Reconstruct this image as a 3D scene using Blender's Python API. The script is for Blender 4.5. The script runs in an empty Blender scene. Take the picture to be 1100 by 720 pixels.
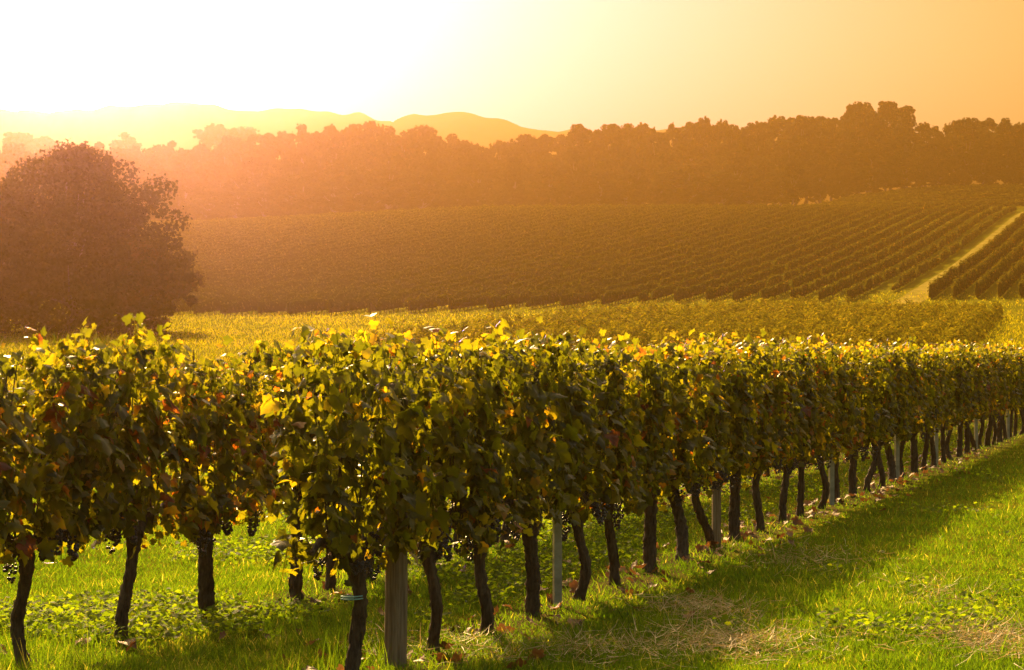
import bpy, math, random
import numpy as np
R = math.radians
rng = np.random.default_rng(7)
random.seed(7)
scn = bpy.context.scene
COL = scn.collection

# ------------------------------------------------------------------ camera, world, sun, exposure
F = 2400.0                                   # focal length in photo pixels (1100 wide)
cam_d = bpy.data.cameras.new('camera'); cam = bpy.data.objects.new('camera', cam_d); COL.objects.link(cam)
cam_d.sensor_width = 36.0; cam_d.lens = 36.0 * F / 1100.0
cam_d.clip_start = 0.1; cam_d.clip_end = 20000
cam.location = (0, 0, 1.6); cam.rotation_euler = (R(90 + 0.4536), 0, 0)
scn.camera = cam

SUN_EL, SUN_AZ = 31.0, -15.0                 # azimuth to the right of +Y
GLOW_EL, GLOW_AZ = 7.2, -10.8                # the bright patch of low sky
world = bpy.data.worlds.new('World'); scn.world = world; world.use_nodes = True
nt = world.node_tree; nt.nodes.clear()
def N(t, k, **kw):
    n = t.nodes.new(k)
    for a, v in kw.items(): setattr(n, a, v)
    return n
sky = N(nt, 'ShaderNodeTexSky'); sky.sky_type = 'NISHITA'; sky.sun_disc = False
sky.sun_elevation = R(SUN_EL); sky.sun_rotation = R(SUN_AZ); sky.dust_density = 6.0; sky.air_density = 1.0; sky.ozone_density = 0.5
tint = N(nt, 'ShaderNodeMix', data_type='RGBA', blend_type='MULTIPLY'); tint.inputs['Factor'].default_value = 1
nt.links.new(sky.outputs[0], tint.inputs['A'])
bg = N(nt, 'ShaderNodeBackground'); bg.inputs['Strength'].default_value = 0.09
nt.links.new(tint.outputs['Result'], bg.inputs['Color'])
geo = N(nt, 'ShaderNodeTexCoord')
sep = N(nt, 'ShaderNodeSeparateXYZ'); nt.links.new(geo.outputs['Generated'], sep.inputs[0])     # dusty orange low down, clearer above
elr = N(nt, 'ShaderNodeValToRGB'); nt.links.new(sep.outputs['Z'], elr.inputs[0])
elr.color_ramp.elements[0].position = 0.10; elr.color_ramp.elements[0].color = (0.21, 0.270, 0.080, 1)
el2 = elr.color_ramp.elements.new(0.158); el2.color = (0.150, 0.165, 0.035, 1)
elr.color_ramp.elements[2].position = 0.55; elr.color_ramp.elements[2].color = (1.35, 1.12, 0.68, 1)
nt.links.new(elr.outputs[0], tint.inputs['B'])
gd = (math.sin(R(GLOW_AZ)) * math.cos(R(GLOW_EL)), math.cos(R(GLOW_AZ)) * math.cos(R(GLOW_EL)), math.sin(R(GLOW_EL)))
dot = N(nt, 'ShaderNodeVectorMath', operation='DOT_PRODUCT'); dot.inputs[1].default_value = gd
nt.links.new(geo.outputs['Generated'], dot.inputs[0])
out = N(nt, 'ShaderNodeOutputWorld')
last = bg
for power, strength, colr in ((28.0, 0.43, (0.32, 0.0, 1.6, 1)), (120.0, 0.22, (1.0, 0.40, 1.0, 1)), (2200.0, 195.0, (1.0, 0.56, 2.3, 1))):
    mx = N(nt, 'ShaderNodeMath', operation='MAXIMUM'); mx.inputs[1].default_value = 0.0
    nt.links.new(dot.outputs['Value'], mx.inputs[0])
    pw = N(nt, 'ShaderNodeMath', operation='POWER'); pw.inputs[1].default_value = power
    nt.links.new(mx.outputs[0], pw.inputs[0])
    ml = N(nt, 'ShaderNodeMath', operation='MULTIPLY'); ml.inputs[1].default_value = strength
    nt.links.new(pw.outputs[0], ml.inputs[0])
    b2 = N(nt, 'ShaderNodeBackground'); b2.inputs['Color'].default_value = colr
    nt.links.new(ml.outputs[0], b2.inputs['Strength'])
    ad = N(nt, 'ShaderNodeAddShader'); nt.links.new(last.outputs[0], ad.inputs[0]); nt.links.new(b2.outputs[0], ad.inputs[1])
    last = ad
nt.links.new(last.outputs[0], out.inputs['Surface'])
world.cycles.sampling_method = 'MANUAL'; world.cycles.sample_map_resolution = 1024

sun_d = bpy.data.lights.new('sun', 'SUN'); sun = bpy.data.objects.new('sun', sun_d); COL.objects.link(sun)
sun_d.energy = 4.8; sun_d.angle = R(0.6); sun_d.color = (1.0, 0.64, 0.27)
sun.rotation_euler = (R(90 - SUN_EL), 0, R(180 - SUN_AZ))
sun.location = (-40, 120, 120)

scn.view_settings.view_transform = 'Standard'; scn.view_settings.look = 'None'
scn.view_settings.exposure = 2.1; scn.view_settings.gamma = 1.0; scn.view_settings.use_curve_mapping = False
cy = scn.cycles
cy.use_denoising = True; cy.denoiser = 'OPENIMAGEDENOISE'
cy.max_bounces = 6; cy.diffuse_bounces = 3; cy.glossy_bounces = 2; cy.transmission_bounces = 4; cy.volume_bounces = 1
cy.transparent_max_bounces = 8; cy.sample_clamp_indirect = 6.0
cy.use_adaptive_sampling = True; cy.adaptive_threshold = 0.008
cy.caustics_reflective = False; cy.caustics_refractive = False

# ------------------------------------------------------------------ helpers
def tag(o, label=None, cat=None, group=None, kind=None):
    if label: o['label'] = label
    if cat: o['category'] = cat
    if group: o['group'] = group
    if kind: o['kind'] = kind
    return o
def empty(name, loc, rz=0.0):
    o = bpy.data.objects.new(name, None); o.empty_display_size = 0.2
    o.location = loc; o.rotation_euler = (0, 0, rz); COL.objects.link(o); return o
class MB:
    """collects triangles/quads from numpy blocks, builds ONE mesh object"""
    def __init__(s): s.v = []; s.f3 = []; s.f4 = []; s.r = []; s.n = 0
    def add(s, v, f, rnd=0.5):
        v = np.asarray(v, float).reshape(-1, 3); f = np.asarray(f, int)
        s.v.append(v); (s.f3 if f.shape[1] == 3 else s.f4).append(f + s.n)
        s.r.append(np.broadcast_to(np.asarray(rnd, float), (len(v),)).copy()); s.n += len(v)
    def mesh(s, name, mat, smooth=True):
        me = bpy.data.meshes.new(name)
        v = np.concatenate(s.v)
        loops = []; starts = []; tot = 0
        for fl, k in ((s.f3, 3), (s.f4, 4)):
            if fl:
                f = np.concatenate(fl); loops.append(f.ravel()); starts.append(tot + np.arange(len(f)) * k); tot += f.size
        loops = np.concatenate(loops); starts = np.concatenate(starts)
        me.vertices.add(len(v)); me.vertices.foreach_set('co', v.ravel())
        me.loops.add(len(loops)); me.loops.foreach_set('vertex_index', loops.astype(np.int32))
        me.polygons.add(len(starts)); me.polygons.foreach_set('loop_start', starts.astype(np.int32))
        me.polygons.foreach_set('use_smooth', np.full(len(starts), smooth))
        me.update(calc_edges=True); me.validate()
        a = me.attributes.new('rnd', 'FLOAT', 'POINT'); a.data.foreach_set('value', np.concatenate(s.r))
        me.materials.append(mat)
        return me
    def build(s, name, mat, parent=None, smooth=True):
        o = bpy.data.objects.new(name, s.mesh(name, mat, smooth)); COL.objects.link(o)
        if parent: o.parent = parent
        return o
def unit(a): return a / (np.linalg.norm(a, axis=-1, keepdims=True) + 1e-9)
def frames(nrm, tip):
    z = unit(nrm); y = unit(tip - z * np.sum(tip * z, -1, keepdims=True)); x = np.cross(y, z)
    return np.stack([x, y, z], -1)                        # columns
def scatter(mb, tv, tf, pos, rot, scale, rnd):
    """copies of a small template (tv, tf) into one mesh"""
    n = len(pos); V = len(tv)
    sc = np.asarray(scale, float).reshape(n, -1)
    loc = tv[None] * (sc[:, None, :] if sc.shape[1] == 3 else sc[:, None, :])
    v = np.einsum('nij,nvj->nvi', rot, loc) + pos[:, None]
    f = (tf[None] + (np.arange(n) * V)[:, None, None]).reshape(-1, tf.shape[1])
    mb.add(v.reshape(-1, 3), f, np.repeat(rnd, V))
def tube(mb, pts, rad, sides=8, rough=0.0, rnd=0.5, cap=True):
    pts = np.asarray(pts, float); m = len(pts); rad = np.broadcast_to(np.asarray(rad, float), (m,))
    t = unit(np.gradient(pts, axis=0)); ref = np.array([0.13, 0.97, 0.21])
    u = unit(np.cross(t, ref)); w = np.cross(t, u)
    a = np.linspace(0, 2 * np.pi, sides, endpoint=False)
    rr = rad[:, None] * (1 + rough * rng.normal(size=(m, sides)))
    v = pts[:, None] + rr[..., None] * (np.cos(a)[None, :, None] * u[:, None] + np.sin(a)[None, :, None] * w[:, None])
    i = np.arange(m - 1)[:, None] * sides; j = np.arange(sides); k = (j + 1) % sides
    f = np.stack([i + j, i + k, i + sides + k, i + sides + j], -1).reshape(-1, 4)
    v = v.reshape(-1, 3)
    mb.add(v, f, rnd)
    if cap:
        for ring, s in ((0, -1), (m - 1, 1)):
            b = len(v)
            vv = np.concatenate([v[ring * sides:(ring + 1) * sides], pts[ring][None]])
            ff = np.stack([j, k, np.full(sides, sides)], -1)
            mb.add(vv, ff if s > 0 else ff[:, ::-1], rnd)
def noise1(x, seed, f=1.0):
    r = np.random.default_rng(seed); ph = r.uniform(0, 6.28, 6); fr = r.uniform(0.5, 2.2, 6) * f
    return sum(np.sin(np.asarray(x)[..., None] * fr + ph).T) / 6.0
def noise2(x, y, seed, f=1.0):
    r = np.random.default_rng(seed); s = 0
    for i in range(7):
        a = r.uniform(0, 6.28); k = f * r.uniform(0.5, 2.3)
        s = s + np.sin((x * math.cos(a) + y * math.sin(a)) * k + r.uniform(0, 6.28))
    return s / 7.0
def sstep(a, b, x):
    t = np.clip((np.asarray(x, float) - a) / (b - a), 0, 1); return t * t * (3 - 2 * t)

# ------------------------------------------------------------------ terrain height
_py = [-100, 0, 50, 62, 80, 100, 130, 165, 190, 240, 300, 350, 380, 420, 470, 560, 650, 900, 1200, 4000]
_ph = [0, 0, 0, 0, 0.4, 1.3, 2.7, 4.3, 6.1, 10.9, 17.6, 23.2, 25.9, 27.2, 28.0, 27, 24, 12, 4, 0]
_yy = np.linspace(-100, 4000, 4101); _hh = np.interp(_yy, _py, _ph)
_k = np.exp(-np.linspace(-2, 2, 31) ** 2); _hh2 = np.convolve(np.pad(_hh, 15, mode='edge'), _k / _k.sum(), 'valid')
_w = sstep(58, 100, _yy); _hh = _hh * (1 - _w) + _hh2 * _w
def H(x, y):
    x = np.asarray(x, float); y = np.asarray(y, float)
    h = np.interp(y, _yy, _hh)
    h = h + 6.5 * sstep(378, 450, y) * sstep(25, 95, x) * (1 - sstep(560, 700, y))
    h = h - 2.6 * sstep(5, -60, x) * sstep(250, 380, y)
    h = h + 20 * np.exp(-((x + 100) / 75) ** 2 - ((y - 640) / 70) ** 2)
    h = h + 0.18 * sstep(70, 110, y) * noise2(x, y, 3, 0.05)
    h = h + 0.018 * noise2(x, y, 5, 1.6) * (1 - sstep(60, 90, y))
    return h
def img2x(px, y): return (px - 550.0) / F * y

# ------------------------------------------------------------------ materials
def newmat(name):
    m = bpy.data.materials.new(name); m.use_nodes = True; m.node_tree.nodes.clear(); return m, m.node_tree
def ramp(t, stops):
    r = N(t, 'ShaderNodeValToRGB'); e = r.color_ramp.elements
    while len(e) < len(stops): e.new(0.5)
    for el, (p, c) in zip(e, stops): el.position = p; el.color = (*c, 1)
    return r
def leaf_mat(name, stops, trans=0.5, tcol=(1.5, 1.35, 0.55), rough=0.42, spec=0.5, obj_var=0.12, nscale=None):
    m, t = newmat(name)
    at = N(t, 'ShaderNodeAttribute', attribute_name='rnd')
    oi = N(t, 'ShaderNodeObjectInfo')
    ma = N(t, 'ShaderNodeMath', operation='MULTIPLY_ADD'); ma.inputs[1].default_value = obj_var; 
    t.links.new(oi.outputs['Random'], ma.inputs[0]); t.links.new(at.outputs['Fac'], ma.inputs[2])
    sb = N(t, 'ShaderNodeMath', operation='SUBTRACT'); sb.inputs[1].default_value = obj_var / 2
    t.links.new(ma.outputs[0], sb.inputs[0])
    fac = sb.outputs[0]
    if nscale:
        tc = N(t, 'ShaderNodeTexCoord'); nz = N(t, 'ShaderNodeTexNoise'); nz.inputs['Scale'].default_value = nscale; nz.inputs['Detail'].default_value = 3
        t.links.new(tc.outputs['Object'], nz.inputs['Vector'])
        m2 = N(t, 'ShaderNodeMath', operation='MULTIPLY_ADD'); m2.inputs[1].default_value = 0.35; t.links.new(nz.outputs['Fac'], m2.inputs[0])
        t.links.new(fac, m2.inputs[2]); s2 = N(t, 'ShaderNodeMath', operation='SUBTRACT'); s2.inputs[1].default_value = 0.175
        t.links.new(m2.outputs[0], s2.inputs[0]); fac = s2.outputs[0]
    rp = ramp(t, stops); t.links.new(fac, rp.inputs[0])
    pb = N(t, 'ShaderNodeBsdfPrincipled'); pb.inputs['Roughness'].default_value = rough; pb.inputs['Specular IOR Level'].default_value = spec
    t.links.new(rp.outputs[0], pb.inputs['Base Color'])
    mu = N(t, 'ShaderNodeMix', data_type='RGBA', blend_type='MULTIPLY'); mu.inputs['Factor'].default_value = 1
    mu.inputs['B'].default_value = (*tcol, 1); t.links.new(rp.outputs[0], mu.inputs['A'])
    tr = N(t, 'ShaderNodeBsdfTranslucent'); t.links.new(mu.outputs['Result'], tr.inputs['Color'])
    mx = N(t, 'ShaderNodeMixShader'); mx.inputs[0].default_value = trans
    t.links.new(pb.outputs[0], mx.inputs[1]); t.links.new(tr.outputs[0], mx.inputs[2])
    o = N(t, 'ShaderNodeOutputMaterial'); t.links.new(mx.outputs[0], o.inputs['Surface'])
    return m
def solid_mat(name, c1, c2, scale=20, stretch=(1, 1, 1), rough=0.8, bump=0.4, spec=0.3, dist=0.01, metallic=0.0):
    m, t = newmat(name)
    tc = N(t, 'ShaderNodeTexCoord'); mp = N(t, 'ShaderNodeMapping'); mp.inputs['Scale'].default_value = stretch
    t.links.new(tc.outputs['Object'], mp.inputs['Vector'])
    nz = N(t, 'ShaderNodeTexNoise'); nz.inputs['Scale'].default_value = scale; nz.inputs['Detail'].default_value = 6; nz.inputs['Roughness'].default_value = 0.65
    t.links.new(mp.outputs[0], nz.inputs['Vector'])
    rp = ramp(t, [(0.32, c1), (0.68, c2)]); t.links.new(nz.outputs['Fac'], rp.inputs[0])
    pb = N(t, 'ShaderNodeBsdfPrincipled'); pb.inputs['Roughness'].default_value = rough; pb.inputs['Specular IOR Level'].default_value = spec
    pb.inputs['Metallic'].default_value = metallic
    t.links.new(rp.outputs[0], pb.inputs['Base Color'])
    bp = N(t, 'ShaderNodeBump'); bp.inputs['Strength'].default_value = bump; bp.inputs['Distance'].default_value = dist
    t.links.new(nz.outputs['Fac'], bp.inputs['Height']); t.links.new(bp.outputs[0], pb.inputs['Normal'])
    o = N(t, 'ShaderNodeOutputMaterial'); t.links.new(pb.outputs[0], o.inputs['Surface'])
    return m
M_vine = leaf_mat('vine_leaf', [(0.0, (.036, .037, .006)), (0.30, (.080, .080, .009)), (0.56, (.135, .118, .011)), (0.74, (.22, .155, .014)),
                               (0.85, (.30, .13, .018)), (0.93, (.25, .065, .016)), (1.0, (.14, .038, .014))], trans=0.64, tcol=(2.1, 2.25, 0.4), rough=0.36, spec=0.4, nscale=14)
M_hill = leaf_mat('hill_vine_leaf', [(0.0, (.052, .052, .006)), (0.5, (.090, .084, .009)), (0.85, (.13, .112, .012)), (1.0, (.16, .105, .014))], trans=0.22, tcol=(1.9, 1.6, .4), rough=0.9, spec=0.0)
M_young = leaf_mat('young_vine_leaf', [(0.0, (.045, .050, .005)), (0.5, (.12, .115, .009)), (0.9, (.22, .18, .013)), (1.0, (.22, .13, .014))], trans=0.42, tcol=(1.8, 1.6, .5), rough=0.9, spec=0.0)
M_wood = leaf_mat('wood_leaf', [(0.0, (.034, .032, .007)), (0.5, (.045, .041, .008)), (0.85, (.058, .048, .009)), (1.0, (.068, .047, .010))], trans=0.25, tcol=(1.5, 1.2, .5), rough=0.85, spec=0.02, obj_var=0.4)
M_grass = leaf_mat('grass_blade', [(0.0, (.018, .036, .004)), (0.45, (.058, .100, .007)), (0.78, (.105, .145, .012)), (0.95, (.22, .19, .05)), (1.0, (.34, .27, .11))], trans=0.54, tcol=(2.0, 2.2, .4), rough=0.5, spec=0.22)
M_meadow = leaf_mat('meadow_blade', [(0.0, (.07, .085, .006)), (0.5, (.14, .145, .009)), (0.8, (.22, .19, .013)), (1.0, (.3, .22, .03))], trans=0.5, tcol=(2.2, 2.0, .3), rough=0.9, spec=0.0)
M_clover = leaf_mat('clover_leaf', [(0.0, (.035, .065, .006)), (0.6, (.075, .12, .010)), (1.0, (.13, .16, .014))], trans=0.58, tcol=(3.0, 2.7, .4), rough=0.7, spec=0.08)
M_straw = leaf_mat('dry_straw', [(0.0, (.22, .16, .07)), (0.5, (.36, .27, .13)), (1.0, (.5, .4, .22))], trans=0.25, tcol=(1.1, 1.0, .7), rough=0.6, spec=0.2)
M_fallen = leaf_mat('fallen_leaf', [(0.0, (.06, .03, .014)), (0.5, (.15, .07, .03)), (1.0, (.25, .14, .06))], trans=0.25, tcol=(1.2, 1, .6), rough=0.6, spec=0.2)
M_bark = solid_mat('vine_bark', (.022, .015, .010), (.11, .08, .055), scale=16, stretch=(3, 3, .55), bump=1.0, dist=.02, rough=.9)
M_trunk = solid_mat('tree_bark', (.03, .022, .014), (.10, .075, .05), scale=4, stretch=(2, 2, .5), bump=.8, dist=.05, rough=.9)
M_post = solid_mat('weathered_wood', (.095, .068, .044), (.27, .205, .14), scale=14, stretch=(5, 5, .25), bump=.7, dist=.008, rough=.85)
M_metal = solid_mat('galvanised_metal', (.22, .21, .19), (.38, .37, .34), scale=9, rough=.5, bump=.1, metallic=.6)
M_grape = solid_mat('grape_skin', (.006, .006, .013), (.05, .045, .075), scale=45, rough=.35, bump=0.0, spec=.5)
M_wire = solid_mat('wire', (.2, .2, .19), (.3, .3, .28), scale=5, rough=.4, metallic=.8, bump=0)
M_tie = solid_mat('blue_twine', (.15, .35, .38), (.22, .45, .45), scale=40, rough=.7, bump=0)

def ground_mat():
    m, t = newmat('ground')
    tc = N(t, 'ShaderNodeTexCoord')
    def noise(s, d=6, r=.6):
        n = N(t, 'ShaderNodeTexNoise'); n.inputs['Scale'].default_value = s; n.inputs['Detail'].default_value = d; n.inputs['Roughness'].default_value = r
        t.links.new(tc.outputs['Object'], n.inputs['Vector']); return n
    n1 = noise(.06, 8, .65); n2 = noise(1.7, 8, .7); n3 = noise(14, 5, .7)
    r1 = ramp(t, [(.3, (.070, .076, .005)), (.55, (.12, .115, .008)), (.75, (.20, .16, .016))]); t.links.new(n1.outputs['Fac'], r1.inputs[0])
    r2 = ramp(t, [(.3, (.040, .046, .004)), (.6, (.10, .10, .007)), (.8, (.19, .155, .022))]); t.links.new(n2.outputs['Fac'], r2.inputs[0])
    mx = N(t, 'ShaderNodeMix', data_type='RGBA', blend_type='MIX'); mx.inputs['Factor'].default_value = .5
    t.links.new(r1.outputs[0], mx.inputs['A']); t.links.new(r2.outputs[0], mx.inputs['B'])
    # bare soil in strips near the camera under the rows: attribute 'rnd' (0 grass .. 1 soil)
    at = N(t, 'ShaderNodeAttribute', attribute_name='rnd')
    soil = ramp(t, [(.3, (.022, .017, .010)), (.7, (.075, .058, .036))]); t.links.new(n3.outputs['Fac'], soil.inputs[0])
    m2 = N(t, 'ShaderNodeMix', data_type='RGBA', blend_type='MIX')
    t.links.new(at.outputs['Fac'], m2.inputs['Factor']); t.links.new(mx.outputs['Result'], m2.inputs['A']); t.links.new(soil.outputs[0], m2.inputs['B'])
    pb = N(t, 'ShaderNodeBsdfPrincipled'); pb.inputs['Roughness'].default_value = .9; pb.inputs['Specular IOR Level'].default_value = 0.0
    t.links.new(m2.outputs['Result'], pb.inputs['Base Color'])
    bp = N(t, 'ShaderNodeBump'); bp.inputs['Strength'].default_value = .8; bp.inputs['Distance'].default_value = .12
    t.links.new(n2.outputs['Fac'], bp.inputs['Height']); t.links.new(bp.outputs[0], pb.inputs['Normal'])
    o = N(t, 'ShaderNodeOutputMaterial'); t.links.new(pb.outputs[0], o.inputs['Surface'])
    return m
M_ground = ground_mat()
M_hills = solid_mat('far_woods', (.03, .035, .010), (.07, .07, .018), scale=.05, rough=1, bump=0, spec=0)
M_path = solid_mat('dirt_track', (.11, .10, .012), (.26, .205, .045), scale=.5, rough=1.0, bump=.5, dist=.05, spec=0.0)

# ------------------------------------------------------------------ ground
RD = np.array([0.3098, 0.9508]); RN = np.array([0.9508, -0.3098])     # direction along / to the right of the near rows
P1 = np.array([-0.594, 11.4]); P2 = np.array([-2.455, 11.33])
ROWANG = math.atan2(RD[1], RD[0])
def perp(x, y, P): return (x - P[0]) * RN[0] + (y - P[1]) * RN[1]
ys = np.concatenate([np.arange(-30, 8, 2.0), np.arange(8, 64, .4), np.arange(64, 130, 1.5), np.arange(130, 480, 3.0), np.arange(480, 760, 10.0), np.geomspace(760, 1800, 18)])
us = np.concatenate([np.linspace(-1, -.25, 22)[:-1], np.linspace(-.25, .25, 121), np.linspace(.25, 1, 22)[1:]])
Y, U = np.meshgrid(ys, us, indexing='ij')
X = U * (24 + .95 * np.maximum(Y, 0))
Z = H(X, Y)
nb = len(us); i = np.arange(len(ys) - 1)[:, None] * nb; j = np.arange(nb - 1)
f = np.stack([i + j, i + j + 1, i + nb + j + 1, i + nb + j], -1).reshape(-1, 4)
soil = np.zeros_like(X)
for P in (P1, P2):
    d = np.abs(perp(X, Y, P) + .08 * noise2(X, Y, 12, 2.0)); al = (X - P[0]) * RD[0] + (Y - P[1]) * RD[1]
    soil = np.maximum(soil, np.clip(1.05 - d / .42, 0, .75) * (al > -3) * (al < 60))
mb = MB(); mb.add(np.stack([X, Y, Z], -1).reshape(-1, 3), f, soil.ravel())
tag(mb.build('ground', M_ground), kind='structure')

def ridge(name, y0, depth, xs, tops, seed, base=-5):
    """a real rounded ridge: crest profile in photo pixels, lifted over its own depth"""
    px = np.linspace(xs[0], xs[-1], 260); top = np.interp(px, xs, tops)
    x = img2x(px, y0); crest = (379 - top) / F * y0 + 1.6
    t = np.linspace(-1, 1, 21)
    Xg = np.repeat(x[None], 21, 0); Yg = y0 + t[:, None] * depth + 0 * Xg
    prof = np.cos(t * np.pi / 2)[:, None] ** 1.3
    Zg = base + (crest[None] - base) * prof
    Zg = Zg + (2.2 * noise2(Xg, Yg, seed, .06) + 2.6 * noise2(Xg, Yg, seed + 1, .22)) * (prof > .05)
    n = len(px); i = np.arange(20)[:, None] * n; j = np.arange(n - 1)
    f = np.stack([i + j, i + j + 1, i + n + j + 1, i + n + j], -1).reshape(-1, 4)
    m = MB(); m.add(np.stack([Xg, Yg, Zg], -1).reshape(-1, 3), f)
    tag(m.build(name, M_hills), kind='structure')
ridge('hills', 1480, 180, [-420, -200, 0, 60, 110, 150, 190, 230, 262, 300, 345, 380, 420, 480, 560], [150, 135, 117, 119, 116, 112, 108, 111, 119, 117, 121, 124, 132, 150, 190], 21)
ridge('hills', 1330, 150, [350, 400, 425, 445, 470, 495, 520, 545, 560, 580, 620, 680, 760, 900, 1100, 1300], [185, 150, 129, 123.5, 125, 122.5, 124, 128, 135, 142, 140, 139, 142, 150, 160, 165], 25)

# ------------------------------------------------------------------ haze (one even volume round everything on the ground)
hm, ht = newmat('haze')
pv = N(ht, 'ShaderNodeVolumePrincipled'); pv.inputs['Density'].default_value = 0.00105; pv.inputs['Color'].default_value = (0.35, 0.215, 0.045, 1)
pv.inputs['Anisotropy'].default_value = 0.90
ho = N(ht, 'ShaderNodeOutputMaterial'); ht.links.new(pv.outputs[0], ho.inputs['Volume'])
x0, x1, y0, y1, z0, z1 = -2000, 2000, -60, 1850, -8, 178
hv = [(x, y, z) for z in (z0, z1) for y in (y0, y1) for x in (x0, x1)]
hme = bpy.data.meshes.new('haze'); hme.from_pydata(hv, [], [(0, 2, 3, 1), (4, 5, 7, 6), (0, 1, 5, 4), (2, 6, 7, 3), (0, 4, 6, 2), (1, 3, 7, 5)]); hme.update()
hme.materials.append(hm); ho_ = bpy.data.objects.new('haze', hme); COL.objects.link(ho_); tag(ho_, kind='stuff')

# ------------------------------------------------------------------ leaf templates
_o = np.array([(0, -.06), (.16, -.20), (.34, -.16), (.36, .02), (.52, .16), (.42, .34), (.27, .36), (.24, .56), (.10, .70), (0, .86)])
_outl = np.concatenate([_o, (_o[1:-1] * [-1, 1])[::-1]])
nO = len(_outl)
def leaf_shape(cup, wave, fold):
    mid = _outl * .55 + np.array([0, .10]) * .45
    p = np.concatenate([[(0, .10)], mid, _outl])
    z = -cup * np.abs(p[:, 0]) ** 1.5 - fold * (p[:, 1] - .1) ** 2 * np.sign(p[:, 1]) + wave * np.sin(p[:, 0] * 9 + p[:, 1] * 6)
    k = np.arange(nO); q = (k + 1) % nO
    f = np.concatenate([np.stack([0 * k, 1 + k, 1 + q], -1), np.stack([1 + k, 1 + nO + k, 1 + nO + q], -1), np.stack([1 + k, 1 + nO + q, 1 + q], -1)])
    return np.c_[p, z], f
LEAF_V, LEAF_F = leaf_shape(.30, .03, .22)
LEAF_V2 = leaf_shape(-.35, .05, .45)[0]; LEAF_V3 = leaf_shape(.75, .06, -.20)[0]
SMALL_V = np.array([(0, 0, 0), (.38, .30, -.10), (.26, .72, -.02), (0, .95, -.12), (-.26, .72, .05), (-.38, .30, -.06)]); SMALL_F = np.array([(0, 1, 2), (0, 2, 3), (0, 3, 4), (0, 4, 5)])
CARD_V = np.array([(-.5, -.35, 0), (.1, -.5, .12), (.5, .1, -.06), (.2, .5, .1), (-.38, .36, -.08)]); CARD_F = np.array([(0, 1, 2), (0, 2, 3), (0, 3, 4)])

QUAD_V = np.array([(-.5, -.4, 0), (.35, -.5, .08), (.5, .4, -.05), (-.3, .5, .08)]); QUAD_F = np.array([(0, 1, 2, 3)])
def tree(name, h, cr, seed, leaf=.5, n_clump=46, per=70, trunk_h=.28, conic=0.0, mat=None, cl=(.20, .36), wild=.16, apex=8):
    """tapered trunk with limbs + crown of leaf-sized faces grouped in clumps"""
    r = np.random.default_rng(seed)
    root = empty(name, (0, 0, 0))
    # clump centres in an irregular egg
    c = []
    while len(c) < n_clump:
        p = r.uniform(-1, 1, 3)
        d = np.linalg.norm(p)
        if d > 1 or d < .38 * r.uniform(): continue
        zf = (p[2] + 1) / 2
        wid = (1 - conic * zf) * (1 + .25 * math.sin(3 * math.atan2(p[1], p[0]) + seed) * (d > .5))
        c.append((p[0] * cr * wid, p[1] * cr * wid, h * trunk_h + (h * (1 - trunk_h)) * (.08 + .86 * zf)))
    for k in range(apex):                                # small clumps that break up the top
        an, rr = r.uniform(0, 6.28), cr * r.uniform(0, .55); c.append((rr * math.cos(an), rr * math.sin(an), h * (.90 + .05 * r.uniform() - .25 * (rr / cr) ** 2)))
    c = np.array(c)
    mb = MB(); vs = []; rs = []; ns = []; ss = []
    for qi, q in enumerate(c):
        cs = cr * r.uniform(*cl) * (.75 if qi >= n_clump else 1)
        k = int(per * r.uniform(.75, 1.35) * (cs / (cr * sum(cl) / 2)) ** 1.5)
        d = unit(r.normal(size=(k, 3))); rad = cs * r.uniform(.25, 1.0, k) ** .5
        out = r.uniform(size=k) < wild; rad[out] *= r.uniform(1.05, 1.5, out.sum())
        vs.append(q + d * rad[:, None] * [1, 1, .8]); ns.append(unit(d + r.normal(size=(k, 3)) * .8)); ss.append(leaf * r.uniform(.55, 1.35, k))
        rs.append(np.clip(r.uniform(.0, .75) + r.normal(size=k) * .15, 0, 1))
    pos = np.concatenate(vs); nrm = np.concatenate(ns)
    scatter(mb, CARD_V, CARD_F, pos, frames(nrm, r.normal(size=pos.shape)), np.concatenate(ss), np.concatenate(rs))
    tb = MB(); pts = [(0, 0, -.3)]; nz = 9
    for q in range(1, nz + 1):
        pts.append((r.normal() * .02 * h, r.normal() * .02 * h, h * .8 * q / nz))
    tube(tb, pts, np.linspace(h * .022, h * .004, nz + 1), 9, .05)
    for q in c[r.permutation(len(c))[:16]]:
        z0_ = max(h * .12, q[2] * r.uniform(.45, .75)); a = np.array([0, 0, z0_]); mid = (a + q) / 2 + [0, 0, -.03 * h]
        tube(tb, [a, mid, q], [h * .008, h * .005, h * .0015], 5, .04)
    tb.build('trunk', M_trunk, root); mb.build('crown', mat or M_wood, root)
    return root
def clone(o, loc, rz=0.0, s=1.0, label=None, group=None, sz=None):
    c = o.copy(); COL.objects.link(c); c.location = loc; c.rotation_euler = (0, 0, rz); c.scale = (s, s, s if sz is None else sz)
    if label: c['label'] = label
    if group: c['group'] = group
    for ch in o.children:
        d = ch.copy(); COL.objects.link(d); d.parent = c
        for g in ch.children:
            e = g.copy(); COL.objects.link(e); e.parent = d
    return c

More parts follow.
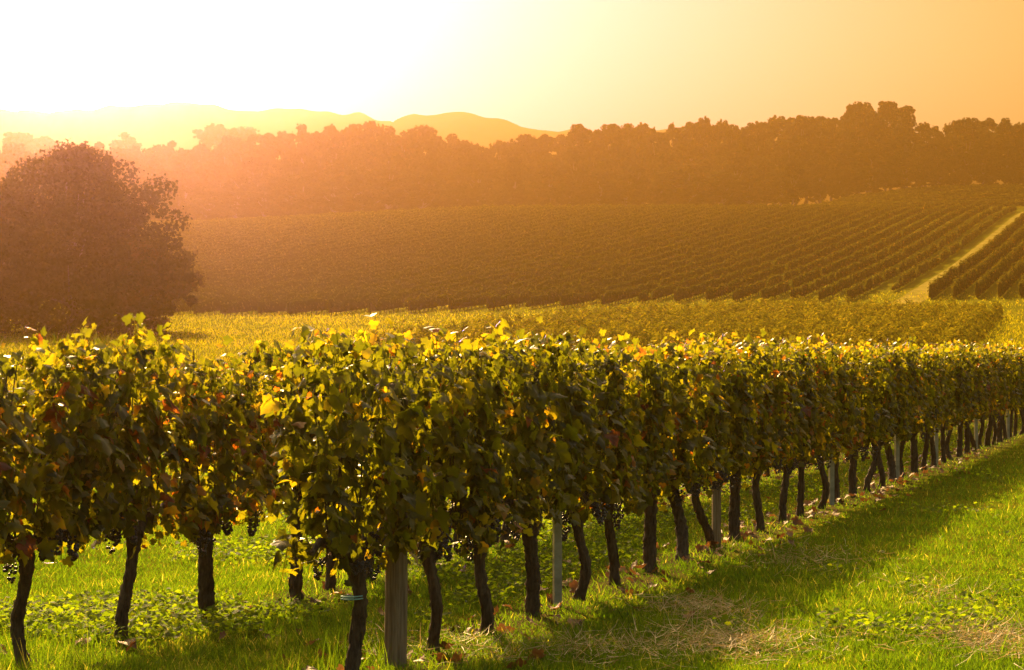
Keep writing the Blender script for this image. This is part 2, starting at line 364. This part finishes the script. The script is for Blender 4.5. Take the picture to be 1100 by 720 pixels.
# ------------------------------------------------------------------ forest along the crest
protos = [tree('forest_tree', 20, 5.2, 31, .58, 120, 60, .05, .1, cl=(.13, .26)), tree('forest_tree', 20, 4.4, 32, .55, 110, 60, .04, .25, cl=(.13, .27)), tree('forest_tree', 20, 6.2, 33, .60, 140, 60, .06, cl=(.12, .24)),
          tree('forest_tree', 20, 3.8, 34, .52, 100, 60, .02, .55, cl=(.14, .28)), tree('forest_tree', 20, 5.0, 35, .56, 120, 60, .04, .35, cl=(.13, .25))]
used = [False] * 5
sk_x = [-80, 60, 150, 220, 280, 300, 345, 385, 420, 450, 475, 500, 520, 560, 600, 630, 660, 690, 715, 745, 775, 800, 830, 850, 880, 905, 925, 945, 975, 992, 1030, 1060, 1100, 1180]
sk_y = [152, 150, 150, 147, 141, 131, 134, 124, 124, 131, 139, 146, 149, 142, 137, 126, 130, 127, 133, 121, 126, 129, 120, 117, 122, 115, 107, 104, 108, 123, 126, 125, 126, 128]
def place_forest(k, x, y, top_px, label, group, wide=1.0):
    zb = float(H(x, y)); top = (379 - top_px) / F * y + 1.6; s = (top - zb) / 20.0
    o = protos[k]; rz = random.uniform(0, 6.28); loc = (x, y, zb)
    if not used[k]:
        used[k] = True; o.location = loc; o.rotation_euler = (0, 0, rz); o.scale = (s * wide, s * wide, s); tag(o, label, 'tree', group); return o
    return tag(clone(o, loc, rz, s * wide, label, group, sz=s), label, 'tree', group)
LF = 'broad-leaved woodland tree packed in the belt along the hill crest'
GF = 'trees of the woodland belt along the crest'
px = -60.0
while px < 1190:                                        # skyline rank
    y = random.uniform(448, 470); jit = random.choice([-1, 0, 1, 3, 6, 10])
    place_forest(random.randrange(5), img2x(px, y), y, float(np.interp(px, sk_x, sk_y)) + jit, LF, GF, random.uniform(.7, 1.15))
    px += random.uniform(11, 21)
px = -40.0
while px < 1190:                                        # lower front rank, the edge of the wood
    y = random.uniform(424, 436) + (14 if px > 860 else 0)
    place_forest(random.randrange(5), img2x(px, y), y, float(np.interp(px, sk_x, sk_y)) + random.uniform(20, 48), LF, GF, random.uniform(1.0, 1.3))
    px += random.uniform(24, 40)
px = -40.0
while px < 1190:                                        # bushy foot of the wood
    y = random.uniform(416, 424) + (26 if px > 840 else 0)
    place_forest(random.choice([0, 2, 4]), img2x(px, y), y, float(np.interp(px, sk_x, sk_y)) + random.uniform(50, 66), LF, GF, random.uniform(1.5, 2.0))
    px += random.uniform(26, 40)
for px, top, y, lab in ((228, 129, 600, 'pale hazy tree with a flat wide top behind the woodland'), (262, 132, 610, 'pale hazy tree at the right end of the clump behind the woodland'),
                        (20, 138, 640, 'pale hazy round tree peeping over the big dark tree'), (48, 140, 650, 'pale hazy narrow tree beside the round one behind the big dark tree'),
                        (135, 141, 620, 'pale hazy low tree between the big dark tree and the flat-topped one')):
    place_forest(random.randrange(5), img2x(px, y), y, top, lab, 'hazy trees behind the woodland', 1.25)
# lone slender tree in front of the wood
o = tree('slender_tree', 8.6, 2.6, 41, .34, 44, 60, .06, .5); o.location = (img2x(852, 386), 386, float(H(img2x(852, 386), 386)))
tag(o, 'slender pointed tree standing alone in front of the woodland edge', 'tree')
# big dark trees on the left, this side of the hill
o = tree('round_tree', 12.7, 5.9, 51, .18, 260, 270, .01, .16, cl=(.06, .26), wild=.26); xx = img2x(76, 132); o.location = (xx, 132, float(H(xx, 132)) - 1.3)
tag(o, 'big dark round tree with foliage down to the grass below the vine hill', 'tree')
o = tree('round_tree', 11.2, 5.6, 52, .19, 200, 250, .01, .16, cl=(.08, .26), wild=.2); xx = img2x(-46, 128); o.location = (xx, 128, float(H(xx, 128)) - 1.2)
tag(o, 'dark bushy tree merging into the left side of the big round tree', 'tree')
o = tree('small_tree', 6.2, 3.0, 53, .17, 80, 210, .01, cl=(.10, .28), wild=.2); xx = img2x(150, 127); o.location = (xx, 127, float(H(xx, 127)) - .8)
tag(o, 'low dark tree leaning out from under the big round tree over the lit meadow', 'tree')

# ------------------------------------------------------------------ vine rows on the hill
HD = np.array([.2773, .9608])
def hedge_row(name, a, b, h, wid, per_m, leaf, mat, seed, gaps=0.0, low=.3, loose=1.0, core=True):
    r = np.random.default_rng(seed); a = np.array(a); b = np.array(b); L = np.linalg.norm(b - a); d = (b - a) / L; nrm = np.array([d[1], -d[0]])
    n = int(L * per_m); s = r.uniform(0, L, n)
    yy = a[1] + d[1] * s; s = s[r.uniform(size=n) < np.clip(1.25 - (yy - 190) / 260, .5, 1)]; n = len(s)
    vine = np.floor(s / 1.05).astype(int); nv = vine.max() + 1
    hv = np.clip(r.normal(1, .09 * loose, nv), .5, 1.5); lat = r.normal(0, .05 * loose, nv); alive = r.uniform(size=nv) > .02
    if gaps: alive &= ~(noise1(np.arange(nv), seed, .5) > .75 - gaps)
    hv[~alive] *= r.uniform(.35, .6, (~alive).sum())
    keep = alive[vine] | (r.uniform(size=n) < .6); s = s[keep]; vine = vine[keep]; n = len(s)
    u = r.uniform(size=n) ** .8; hh = h * hv[vine] * (1 + .06 * noise1(s, seed + 1, 3.0))
    z = low + (hh - low) * u
    w = wid * (.6 + .5 * np.sin(np.pi * np.clip(u, .1, .95))) * r.choice([-1, 1], n) * r.uniform(.2, 1, n) ** .5 / 2 + lat[vine]
    x = a[0] + d[0] * s + nrm[0] * w; y = a[1] + d[1] * s + nrm[1] * w
    zb = H(a[0] + d[0] * s, a[1] + d[1] * s)
    o = np.array([a[0], a[1], float(H(a[0], a[1]))])
    pos = np.stack([x, y, zb + z], -1) - o
    topw = 2.2 * sstep(.7, .95, u)
    nn = unit(np.stack([nrm[0] * np.sign(w), nrm[1] * np.sign(w), .3 + topw], -1) + r.normal(size=(n, 3)) * .34)
    m = MB(); scatter(m, QUAD_V, QUAD_F, pos, frames(nn, r.normal(size=(n, 3))), leaf * r.uniform(.6, 1.4, n) * np.clip((a[1] + d[1] * s) / 200, 1, 1.45), np.clip(r.beta(2, 2.6, n) + .0, 0, 1))
    if core:
        q = np.arange(0, L, .7); vq = np.minimum((q / 1.05).astype(int), nv - 1); k6 = 6
        cw = wid * (.30 if core else .14); prof = np.array([(-.7, 0), (-1, .5), (-.5, 1), (.5, 1), (1, .5), (.7, 0)])
        cx = prof[None, :, 0] * cw * (1 + .25 * r.normal(size=(len(q), k6))) + lat[vq][:, None]
        cz = low + .1 + prof[None, :, 1] * (h * hv[vq] * .86 - low - .1)[:, None] + .04 * r.normal(size=(len(q), k6))
        bx_ = a[0] + d[0] * q; by_ = a[1] + d[1] * q
        cv = np.stack([bx_[:, None] + nrm[0] * cx, by_[:, None] + nrm[1] * cx, H(bx_, by_)[:, None] + cz], -1) - o
        ii = np.arange(len(q) - 1)[:, None] * k6; jj = np.arange(k6)
        m.add(cv.reshape(-1, 3), np.stack([ii + jj, ii + (jj + 1) % k6, ii + k6 + (jj + 1) % k6, ii + k6 + jj], -1).reshape(-1, 4), .15)
        m.add(cv[0], np.array([(0, 1, 4, 5), (1, 2, 3, 4)]), .15)
    # stems under the foliage
    for k in np.nonzero(alive)[0]:
        if a[1] + d[1] * k * 1.05 > 300: break
        sx = a + d * (k + .5) * 1.05; b0 = np.array([sx[0], sx[1], float(H(sx[0], sx[1]))]) - o
        tube(m, [b0 - [0, 0, .05], b0 + [r.normal() * .05, r.normal() * .05, low + .25]], [.05, .04], 4, 0, .0, False)
    ob = m.build(name, mat); ob.location = o
    return ob
def clip_y(x0_, y0_, d, ya, yb, pl, pr):
    """first and last depth at which a row lies between two photo columns"""
    t = np.arange(ya, yb, 1.0); x = x0_ + d[0] / d[1] * (t - y0_); p = x / t * F + 550
    ok = (p > pl) & (p < pr)
    return (t[ok][0], t[ok][-1]) if ok.sum() > 6 else None
GL = 'vine rows on the hillside left of the dirt track'; GR = 'vine rows on the hillside right of the dirt track'
for k in range(-2, 60):
    bx = 26.0 - 2.35 * k
    xb = bx
    ya = float(np.interp(bx, [-40, -8, 8, 14, 29, 30.4], [162, 164, 178, 186, 188, 199])) + random.uniform(-.7, .7)
    c = clip_y(bx, 188, HD, ya, 376 + random.uniform(-2, 2), 120, 1180)
    if not c: continue
    pa = (bx + HD[0] / HD[1] * (c[0] - 188), c[0]); pb_ = (bx + HD[0] / HD[1] * (c[1] - 188), c[1])
    ob = hedge_row('vine_row', pa, pb_, 1.16, .36, 46, .15, M_hill, 100 + k, low=.1, gaps=.55 if k < 0 else (.30 if k < 3 else (.12 if k < 9 else 0)))
    tag(ob, 'dense vine row on the hillside left of the dirt track', 'vine row', GL)
for k in range(11):
    bx = 35.6 + 1.9 * k
    c = clip_y(bx, 190, HD, 190 + k * .5, 374, 120, 1180)
    if not c: continue
    pa = (bx + HD[0] / HD[1] * (c[0] - 190), c[0]); pb_ = (bx + HD[0] / HD[1] * (c[1] - 190), c[1])
    ob = hedge_row('vine_row', pa, pb_, 1.5, .42, 60, .17, M_hill, 300 + k, low=.12)
    tag(ob, 'tall clipped vine row starting on the grass right of the dirt track', 'vine row', GR)
for k in range(11):
    y = 392 + k * 5.6
    pa = (img2x(865 + 6 * k, y), y); pb_ = (img2x(1180, y) , y + 4)
    ob = hedge_row('vine_row', pa, pb_, 1.2, .6, 34, .24, M_hill, 400 + k)
    tag(ob, 'vine row running across the upper field below the woodland', 'vine row', 'vine rows across the upper field')
# low young plot between the near rows and the hill
for k in range(17):
    bx = -6.2 + 1.62 * k
    c = clip_y(bx, 100, np.array([.235, .972]), 99 + random.uniform(-1, 1), float(np.interp(k, [0, 6, 16], [150, 172, 166])), 200, 1180)
    if not c: continue
    pa = (bx + .235 / .972 * (c[0] - 100), c[0]); pb_ = (bx + .235 / .972 * (c[1] - 100), c[1])
    ob = hedge_row('low_vine_row', pa, pb_, 1.0, 1.45, 170, .13, M_young, 500 + k, low=.08, loose=3.0, core=False)
    tag(ob, 'row of low yellow-green bushy vines on the flat plot below the hillside', 'vine row', 'low vine rows on the flat plot')

# dirt track between the two blocks
ty = np.arange(176, 381, 2.0); tx = 33.45 + HD[0] / HD[1] * (ty - 188)
mb = MB(); cs = np.linspace(-1.25, 1.25, 5)
gx = tx[:, None] + cs[None] + .12 * noise2(tx[:, None] + cs[None], ty[:, None], 9, .5); gy = ty[:, None] + 0 * gx
gz = H(gx, gy) + .03; n = 5; i = np.arange(len(ty) - 1)[:, None] * n; j = np.arange(n - 1)
mb.add(np.stack([gx, gy, gz], -1).reshape(-1, 3), np.stack([i + j, i + j + 1, i + n + j + 1, i + n + j], -1).reshape(-1, 4))
tag(mb.build('path', M_path), kind='structure')

# ------------------------------------------------------------------ foreground vines
def vine_trunk(seed, crook=1.0):
    r = np.random.default_rng(seed); m = MB()
    lean = r.normal(0, .09, 2) * crook; n = 30; t = np.linspace(0, 1, n)
    bend = r.normal(0, .036, 2) * crook; ph = r.uniform(0, 6.28, 2)
    x = lean[0] * t + bend[0] * np.sin(t * 5 + ph[0]) - bend[0] * math.sin(ph[0]); y = .4 * lean[1] * t + .5 * bend[1] * np.sin(t * 6 + ph[1]) - .5 * bend[1] * math.sin(ph[1])
    z = -.04 + .66 * t
    rad = r.uniform(.030, .050) * (1 + .35 * np.exp(-((t - .02) / .08) ** 2) - .12 * t + .45 * np.exp(-((t - .93) / .12) ** 2) + .06 * r.normal(size=n))
    tube(m, np.c_[x, y, z], rad, 16, .10)
    for k in range(9):                                   # loose strips of bark
        i0 = r.integers(1, 18); i1 = i0 + r.integers(5, 11); an = r.uniform(0, 6.28) + np.linspace(0, r.normal(0, .5), i1 - i0); rr = rad[i0:i1] * r.uniform(.92, 1.12)
        tube(m, np.c_[x[i0:i1] + rr * np.cos(an), y[i0:i1] + rr * np.sin(an), z[i0:i1]], np.linspace(.007, .003, i1 - i0), 5, .2)
    top = np.array([x[-1], y[-1], z[-1] - .03])
    for s in (-1, 1):                                    # cordon arms along the wire
        q = np.linspace(0, 1, 7)
        tube(m, np.c_[top[0] + s * .5 * q, top[1] * (1 - q) + r.normal(0, .012, 7), top[2] + .12 * np.sin(q * 2.2) + r.normal(0, .01, 7)], np.linspace(.036, .014, 7), 8, .1)
    for k in range(9):                                   # upright canes
        cx = r.uniform(-.5, .5); q = np.linspace(0, 1, 6); hh = r.uniform(.80, 1.0)
        tube(m, np.c_[cx + r.normal(0, .06) * q + r.normal(0, .008, 6), r.normal(0, .1) * q + r.normal(0, .008, 6), .62 + hh * q], np.linspace(.0055, .0025, 6), 5, 0)
    return m, top
def vine_foliage(seed, n=560, rust=.15):
    r = np.random.default_rng(seed); m = MB()
    x = r.uniform(-.62, .62, n); u = r.uniform(size=n) ** .82
    topz = 1.61 + .10 * noise1(x, seed, 6) ; lowz = .64 + .15 * noise1(x, seed + 1, 7) + .08 * noise1(x, seed + 5, 19)
    z = lowz + (topz - lowz) * u
    th = .19 + .10 * noise2(x, z, seed + 2, 4.5) - .06 * (u > .85)
    side = r.choice([-1, 1], n); y = side * th * r.uniform(.05, 1, n) ** .55
    # leaves thin out in a few holes so light comes through
    hole = noise2(x * 1.0, z, seed + 3, 9)
    keep = (hole < .27) | (r.uniform(size=n) < .22)
    x, z, y, side, u = x[keep], z[keep], y[keep], side[keep], u[keep]; n = len(x)
    nrm = unit(np.stack([0 * x, side * 1.0, .45 + 0 * x], -1) + r.normal(size=(n, 3)) * .75)
    tip = np.stack([r.normal(0, .55, n), side * .25 + r.normal(0, .3, n), -1 + r.normal(0, .35, n)], -1)
    sc = np.clip(r.gamma(12, .0069, n), .035, .15) * (1 - .40 * sstep(.72, .97, u))
    rnd = np.clip(r.beta(2.0, 2.8, n) * .80 + .05 * (u - .5) + .16 * noise2(x, z, seed + 7, 5) - .13 * sstep(.72, .95, u) + .34 * (r.uniform(size=n) < rust), 0, 1)
    for q, T in enumerate((LEAF_V, LEAF_V2, LEAF_V3)):
        T = T * [r.uniform(.85, 1.1), 1, 1]
        scatter(m, T, LEAF_F, np.c_[x, y, z][q::3], frames(nrm, tip)[q::3], sc[q::3], rnd[q::3])
    # ragged shoots above the trimmed top and a few hanging below
    for k in range(26):
        up = k < 14; bx = r.uniform(-.58, .58); L = r.uniform(.05, .24) if up else r.uniform(.08, .26); by = r.normal(0, .1)
        b = np.array([bx, by, 1.53]) if up else np.array([bx, by, .74]); dr = unit(np.array([r.normal(0, .35), r.normal(0, .3), 1.0 if up else -1.0]))
        e = b + dr * L; tube(m, [b, (b + e) / 2 + r.normal(0, .008, 3), e], [.003, .0025, .0015], 4, 0, .6, False)
        q = 6; tt = r.uniform(.2, 1.05, q); p = b + dr * L * tt[:, None] + r.normal(0, .03, (q, 3))
        scatter(m, LEAF_V, LEAF_F, p, frames(r.normal(size=(q, 3)) + [0, .4, .6], r.normal(size=(q, 3)) + [0, 0, -.3]), r.uniform(.035, .075, q), np.clip(r.beta(2.2, 2.4, q), 0, 1))
    return m
# grape bunch template
def ico():
    p = (1 + 5 ** .5) / 2
    v = unit(np.array([(-1, p, 0), (1, p, 0), (-1, -p, 0), (1, -p, 0), (0, -1, p), (0, 1, p), (0, -1, -p), (0, 1, -p), (p, 0, -1), (p, 0, 1), (-p, 0, -1), (-p, 0, 1)], float))
    f = [(0, 11, 5), (0, 5, 1), (0, 1, 7), (0, 7, 10), (0, 10, 11), (1, 5, 9), (5, 11, 4), (11, 10, 2), (10, 7, 6), (7, 1, 8), (3, 9, 4), (3, 4, 2), (3, 2, 6), (3, 6, 8), (3, 8, 9), (4, 9, 5), (2, 4, 11), (6, 2, 10), (8, 6, 7), (9, 8, 1)]
    v = list(map(tuple, v)); ff = []; mid = {}
    def mdl(a, b):
        k = (min(a, b), max(a, b))
        if k not in mid: mid[k] = len(v); v.append(tuple(unit(np.array(v[a]) + np.array(v[b]))))
        return mid[k]
    for a, b, c in f:
        ab, bc, ca = mdl(a, b), mdl(b, c), mdl(c, a); ff += [(a, ab, ca), (b, bc, ab), (c, ca, bc), (ab, bc, ca)]
    return np.array(v), np.array(ff)
IV, IF = ico()
def bunch_mesh(seed):
    r = np.random.default_rng(seed); m = MB(); pos = []; L = r.uniform(.09, .17); w = r.uniform(.034, .052); n0 = int(r.integers(34, 70))
    for k in range(n0):
        t = r.uniform(0, 1) ** .85; rr = (w * (1 - t) ** .7 + .008) * r.uniform(.3, 1) ** .5; a = r.uniform(0, 6.28)
        pos.append((rr * math.cos(a) + .02 * t * math.sin(seed), rr * math.sin(a), -.015 - L * t))
    if seed % 2:                                         # a shoulder
        for k in range(14): pos.append((.05 + r.normal(0, .012), r.normal(0, .012), -.03 - r.uniform(0, .05)))
    pos = np.array(pos); n = len(pos)
    scatter(m, IV, IF, pos, np.repeat(np.eye(3)[None], n, 0), r.uniform(.0065, .0108, n), r.uniform(size=n))
    tube(m, [(0, 0, .05), (0, 0, -.8 * L)], [.002, .0015], 4, 0, .5, False)
    return m.mesh('grape_bunch', M_grape)
BUNCH = [bunch_mesh(s) for s in range(1, 9)]
TR = []; FO = []
for s in range(9): TR.append(vine_trunk(700 + s)[0].mesh('trunk', M_bark))
for s in range(2): TR.append(vine_trunk(720 + s, .25)[0].mesh('trunk', M_bark))
for s in range(16): FO.append(vine_foliage(800 + s, int(rng.integers(1080, 1220) * (1 if s < 9 else 1.28)), .15 if s < 9 else .30).mesh('foliage', M_vine))
vcount = 0
def vine(P, t, label, group=None, ti=None, fi=None, bunches=3, hs=1.0, flip=0):
    global vcount
    x, y = P + RD * t; vcount += 1
    root = empty('grapevine', (x, y, float(H(x, y))), ROWANG + (math.pi if flip else 0)); tag(root, label, 'grapevine', group)
    a = bpy.data.objects.new('trunk', TR[(vcount * 5 if ti is None else ti) % len(TR)]); COL.objects.link(a); a.parent = root
    b = bpy.data.objects.new('foliage', FO[(vcount * 7 if fi is None else fi) % len(FO)]); COL.objects.link(b); b.parent = root; b.scale = (1, 1, hs)
    for k in range(bunches):
        g = bpy.data.objects.new('grape_bunch', BUNCH[random.randrange(8)]); COL.objects.link(g); g.parent = root
        g.location = (random.gauss(0, .20), random.uniform(-.13, .13), random.uniform(.54, .74)); g.rotation_euler = (random.uniform(-.2, .2), random.uniform(-.2, .2), random.uniform(0, 6))
        sc = random.uniform(.7, 1.15); g.scale = (sc, sc, sc)
    return root
def t_of(P, z): return (z - P[1]) / RD[1]
# near row: the first vines one by one, then the long file
near = [(10.85, 'grapevine at the near row end with blue twine tied round its dark trunk'),
        (11.93, 'near-row grapevine with a slim curved trunk just past the thick round post'),
        (12.75, 'near-row grapevine second past the thick round post'),
        (13.6, 'near-row grapevine just before the grey metal stake'),
        (14.5, 'near-row grapevine just past the grey metal stake'),
        (15.4, 'near-row grapevine second past the grey metal stake'),
        (16.3, 'near-row grapevine third past the grey metal stake'),
        (17.25, 'near-row grapevine just before the pale wooden stake'),
        (18.15, 'grapevine standing right against the pale wooden stake')]
for k, (z, lab) in enumerate(near):
    vine(P1, t_of(P1, z), lab, ti=k, fi=k, bunches=7, flip=k % 2, hs=[1.0, 1.01, .99, 1.02, 1.0, .98, 1.0, 1.0, 1.01][k])
z = 19.1; k = 0
while z < 62:
    vine(P1, t_of(P1, z + random.uniform(-.08, .08)), 'autumn grapevine in the near row beyond the pale wooden stake', 'grapevines in the near row beyond the pale stake', bunches=5 if z < 30 else 2, flip=k % 2, hs=random.uniform(.97, 1.03))
    z += .95; k += 1
back = [(9.35, None), (10.35, 'grapevine of the second row cut by the picture edge, its foliage only'), (11.33, 'second-row grapevine with its trunk nearest the lower picture corner'),
        (12.27, 'second-row grapevine with a leaning trunk, second from the lower picture corner'), (13.3, 'second-row grapevine with a dark upright trunk, third from the lower picture corner'),
        (14.55, 'second-row grapevine in the gap before the near row end, fourth from the picture corner'), (15.1, 'grapevine of the second row with a straight upright trunk before the near row end'),
        (15.75, 'grapevine of the second row half hidden behind the near row end')]
for k, (z, lab) in enumerate(back):
    vine(P2, t_of(P2, z), lab or 'grapevine of the second row outside the picture edge', ti={5: 9, 6: 10}.get(k, k + 2), fi=9 + k % 7, bunches=7, flip=(k + 1) % 2, hs=[1.0, 1.0, .99, 1.02, .95, 1.02, 1.0, 1.0][k])
z = 16.7; k = 0
while z < 62:
    vine(P2, t_of(P2, z + random.uniform(-.1, .1)), 'grapevine of the second row seen only through gaps in the near row', 'grapevines of the second row behind the near row', bunches=3 if z < 30 else 0, flip=k % 2, hs=random.uniform(.95, 1.03))
    z += .95; k += 1

# posts, stakes, wires, twine
x, y = P1; m = MB(); n = 12; t = np.linspace(0, 1, n)
tube(m, np.c_[.012 * t, .0 * t, -.06 + 1.5 * t], .058 * (1 - .06 * t), 18, .015)
o = m.build('wooden_post', M_post); o.location = (x, y, float(H(x, y))); tag(o, 'thick round weathered wooden post at the near row end', 'post')
def angle_stake(name, P, z, h, w, mat, label, group=None, lean=0.0, flat=False):
    x, y = P + RD * t_of(P, z); x += .0; m = MB(); th = .004 if not flat else w * .6
    if flat: sh = np.array([(-w / 2, -th / 2), (w / 2, -th / 2), (w / 2, th / 2), (-w / 2, th / 2)])
    else: sh = np.array([(-w / 2, -w / 2), (w / 2, -w / 2), (w / 2, -w / 2 + th), (-w / 2 + th, -w / 2 + th), (-w / 2 + th, w / 2), (-w / 2, w / 2)])
    k = len(sh); zs = np.linspace(-.05, h, 6)
    v = np.concatenate([np.c_[sh, np.full(k, q)] for q in zs]); j = np.arange(k); i = np.arange(5)[:, None] * k
    m.add(v, np.stack([i + j, i + (j + 1) % k, i + k + (j + 1) % k, i + k + j], -1).reshape(-1, 4))
    if flat: m.add(v[-k:], np.array([(0, 1, 2, 3)]))
    else: m.add(v[-k:], np.array([(0, 1, 2, 3), (0, 3, 4, 5)]))
    o = m.build(name, mat, smooth=False); o.location = (x, y, float(H(x, y))); o.rotation_euler = (R(lean), 0, R(12)); tag(o, label, 'stake', group); return o
angle_stake('metal_stake', P1, 14.1, 1.5, .05, M_metal, 'grey metal angle stake among the near row trunks')
angle_stake('wooden_stake', P1, 18.38, 1.5, .068, M_post, 'pale wooden stake rising into the foliage of the near row', flat=True)
for z in (23.1, 27.6, 31.2, 36.0, 41.0):
    angle_stake('metal_stake', P1, z + .45, 1.5, .05, M_metal, 'slim metal stake in the far half of the near row', 'metal stakes in the far half of the near row')
angle_stake('metal_stake', P2, 20.2, 1.45, .04, M_metal, 'thin dark stake of the second row seen through a gap under the leaves')
for P, nm in ((P1, 'near'), (P2, 'second')):
    for hgt in (.64, 1.05, 1.4):
        ts = np.arange(-1.2 if nm == 'near' else -3, 50, 2.0); pts = P + RD * ts[:, None]
        m = MB(); tube(m, np.c_[pts, H(pts[:, 0], pts[:, 1]) + hgt], .0016, 4, 0)
        o = m.build('trellis_wire', M_wire); tag(o, f'thin {["lowest", "middle", "upper"][[.64, 1.05, 1.4].index(hgt)]} trellis wire of the {nm} row', 'wire')
x, y = P1 + RD * t_of(P1, 10.85)
m = MB(); a = np.linspace(0, 4 * math.pi, 40); tube(m, np.c_[.055 * np.cos(a), .055 * np.sin(a), .40 + .012 * a / 6], .0035, 6, 0)
o = m.build('twine', M_tie); o.location = (x, y, float(H(x, y))); tag(o, 'blue twine wound round the blackened trunk at the near row end', 'twine')

# ------------------------------------------------------------------ grass and litter
BL_V = np.array([(-.5, 0, 0), (.5, 0, 0), (-.36, .45, .06), (.36, .45, .06), (0, 1, .30)]); BL_F = np.array([(0, 1, 3), (0, 3, 2), (2, 3, 4)])
def ground_points(n, zmin, zmax, r, marg=.8):
    u = r.uniform(size=n); z = zmin / (1 - u * (1 - zmin / zmax)); x = r.uniform(-1, 1, n) * (.245 * z + marg); return x, z
def blades(name, x, y, hgt, wid, rnd, mat, r, lean=.35, flat=False, lift=0.0):
    n = len(x); m = MB()
    up = np.stack([r.normal(0, lean, n), r.normal(0, lean, n), np.ones(n) if not flat else r.normal(.06, .10, n)], -1)
    if flat: up[:, :2] = unit(r.normal(size=(n, 2)))
    nn = r.normal(size=(n, 3)) * ([1, 1, .1] if not flat else [.3, .3, 1])
    z = H(x, y) - .004 + (lift * r.uniform(size=n) if lift else 0)
    scatter(m, BL_V, BL_F, np.c_[x, y, z], frames(nn, up), np.c_[wid, hgt, hgt], rnd)
    o = m.build(name, mat); return o
r = np.random.default_rng(11)
x, y = ground_points(460000, 10.3, 66, r)
d1 = np.abs(perp(x, y, P1)); d2 = np.abs(perp(x, y, P2)); al1 = (x - P1[0]) * RD[0] + (y - P1[1]) * RD[1]
pk = np.where((d1 < .38) & (al1 > -2), .50 + .4 * noise2(x, y, 27, 2.5), 1.0) * np.where(d2 < .25, .7, 1.0) * (1 - .45 * sstep(.1, .6, noise2(x, y, 15, 1.5)))
kp = r.uniform(size=len(x)) < pk; x, y = x[kp], y[kp]; n = len(x)
gr = np.clip(.44 + .26 * noise2(x, y, 16, .9) + .20 * noise2(x, y, 19, 3.5) + .22 * noise2(x, y, 20, 9.0) + r.normal(0, .19, n) + .36 * (r.uniform(size=n) < .035), 0, 1)
hg = r.gamma(5, .0078, n) * (1 + .5 * noise2(x, y, 17, 1.2) + .7 * noise2(x, y, 18, 8.0)); hg = np.clip(hg, .02, .22)
tag(blades('grass', x, y, hg, (.0034 + .00018 * y) * r.uniform(.7, 1.5, n), gr, M_grass, r, .6), kind='stuff')
# rank tall grass in the near corner
n = 1500; x = r.uniform(-2.9, -.6, n); y = r.uniform(10.6, 12.6, n); kp = noise2(x, y, 44, 2.0) > .0; x, y = x[kp], y[kp]; n = len(x)
tag(blades('tall_grass', x, y, r.uniform(.08, .24, n), r.uniform(.003, .006, n), np.clip(r.normal(.45, .2, n), 0, 1), M_grass, r, .3), kind='stuff')
# clover and broad weeds
a = np.linspace(0, 2 * math.pi, 6, endpoint=False); CL_V = np.concatenate([[(0, 0, -.06)], np.c_[.5 * np.cos(a), .5 * np.sin(a), .05 * np.cos(2 * a)]]); CL_F = np.stack([np.zeros(6, int), 1 + np.arange(6), 1 + (np.arange(6) + 1) % 6], -1)
x, y = ground_points(120000, 10.6, 40, r)
kp = ((noise2(x, y, 61, 1.1) + .35 * noise2(x, y, 63, 5) > .18) & (perp(x, y, P1) < -.3)) | ((noise2(x, y, 62, 1.3) + .35 * noise2(x, y, 64, 6) > .34) & (perp(x, y, P1) > .9) & (r.uniform(size=len(x)) < .6))
x, y = x[kp], y[kp]; n = len(x); m = MB()
scatter(m, CL_V, CL_F, np.c_[x, y, H(x, y) + r.uniform(.02, .12, n)], frames(np.stack([r.normal(0, .5, n), r.normal(0, .5, n), np.ones(n)], -1), r.normal(size=(n, 3))), r.uniform(.012, .034, n) * (1 + y / 60), np.clip(r.normal(.5, .22, n), 0, 1))
tag(m.build('clover', M_clover), kind='stuff')
# dry cut grass lying in patches
def at_px(px, py): d = F * 1.6 / (py - 379.0); return img2x(px, d), d
xs_, ys_ = [], []
for px_, py_, sx, sy, nn in ((1062, 692, .16, .42, 900), (785, 694, .20, .35, 800), (690, 700, .25, .3, 350), (770, 662, .16, .3, 350), (600, 705, .25, .3, 350), (860, 603, .3, .6, 450), (735, 655, .16, .3, 250), (1000, 640, .2, .5, 160), (470, 700, .3, .25, 200), (900, 690, .3, .4, 160)):
    cx, cy_ = at_px(px_, py_); xs_.append(cx + r.normal(0, sx, nn)); ys_.append(cy_ + r.normal(0, sy, nn))
x = np.concatenate(xs_); y = np.concatenate(ys_); n = len(x)
tag(blades('straw', x, y, r.uniform(.06, .22, n), r.uniform(.003, .006, n), r.uniform(size=n), M_straw, r, flat=True, lift=.07), kind='stuff')
# fallen leaves under the rows
n = 420; tt = r.uniform(-1, 26, n); P = np.where(r.uniform(size=n)[:, None] < .7, P1, P2); off = r.normal(0, .32, n); q = P + RD * tt[:, None] + RN * off[:, None]
m = MB(); scatter(m, LEAF_V2, LEAF_F, np.c_[q, H(q[:, 0], q[:, 1]) + r.uniform(.01, .05, n)], frames(np.stack([r.normal(0, .5, n), r.normal(0, .5, n), np.ones(n)], -1), r.normal(size=(n, 3))), r.uniform(.06, .12, n), r.uniform(size=n))
tag(m.build('fallen_leaves', M_fallen), kind='stuff')
# sparse tufts that give the far meadow its nap
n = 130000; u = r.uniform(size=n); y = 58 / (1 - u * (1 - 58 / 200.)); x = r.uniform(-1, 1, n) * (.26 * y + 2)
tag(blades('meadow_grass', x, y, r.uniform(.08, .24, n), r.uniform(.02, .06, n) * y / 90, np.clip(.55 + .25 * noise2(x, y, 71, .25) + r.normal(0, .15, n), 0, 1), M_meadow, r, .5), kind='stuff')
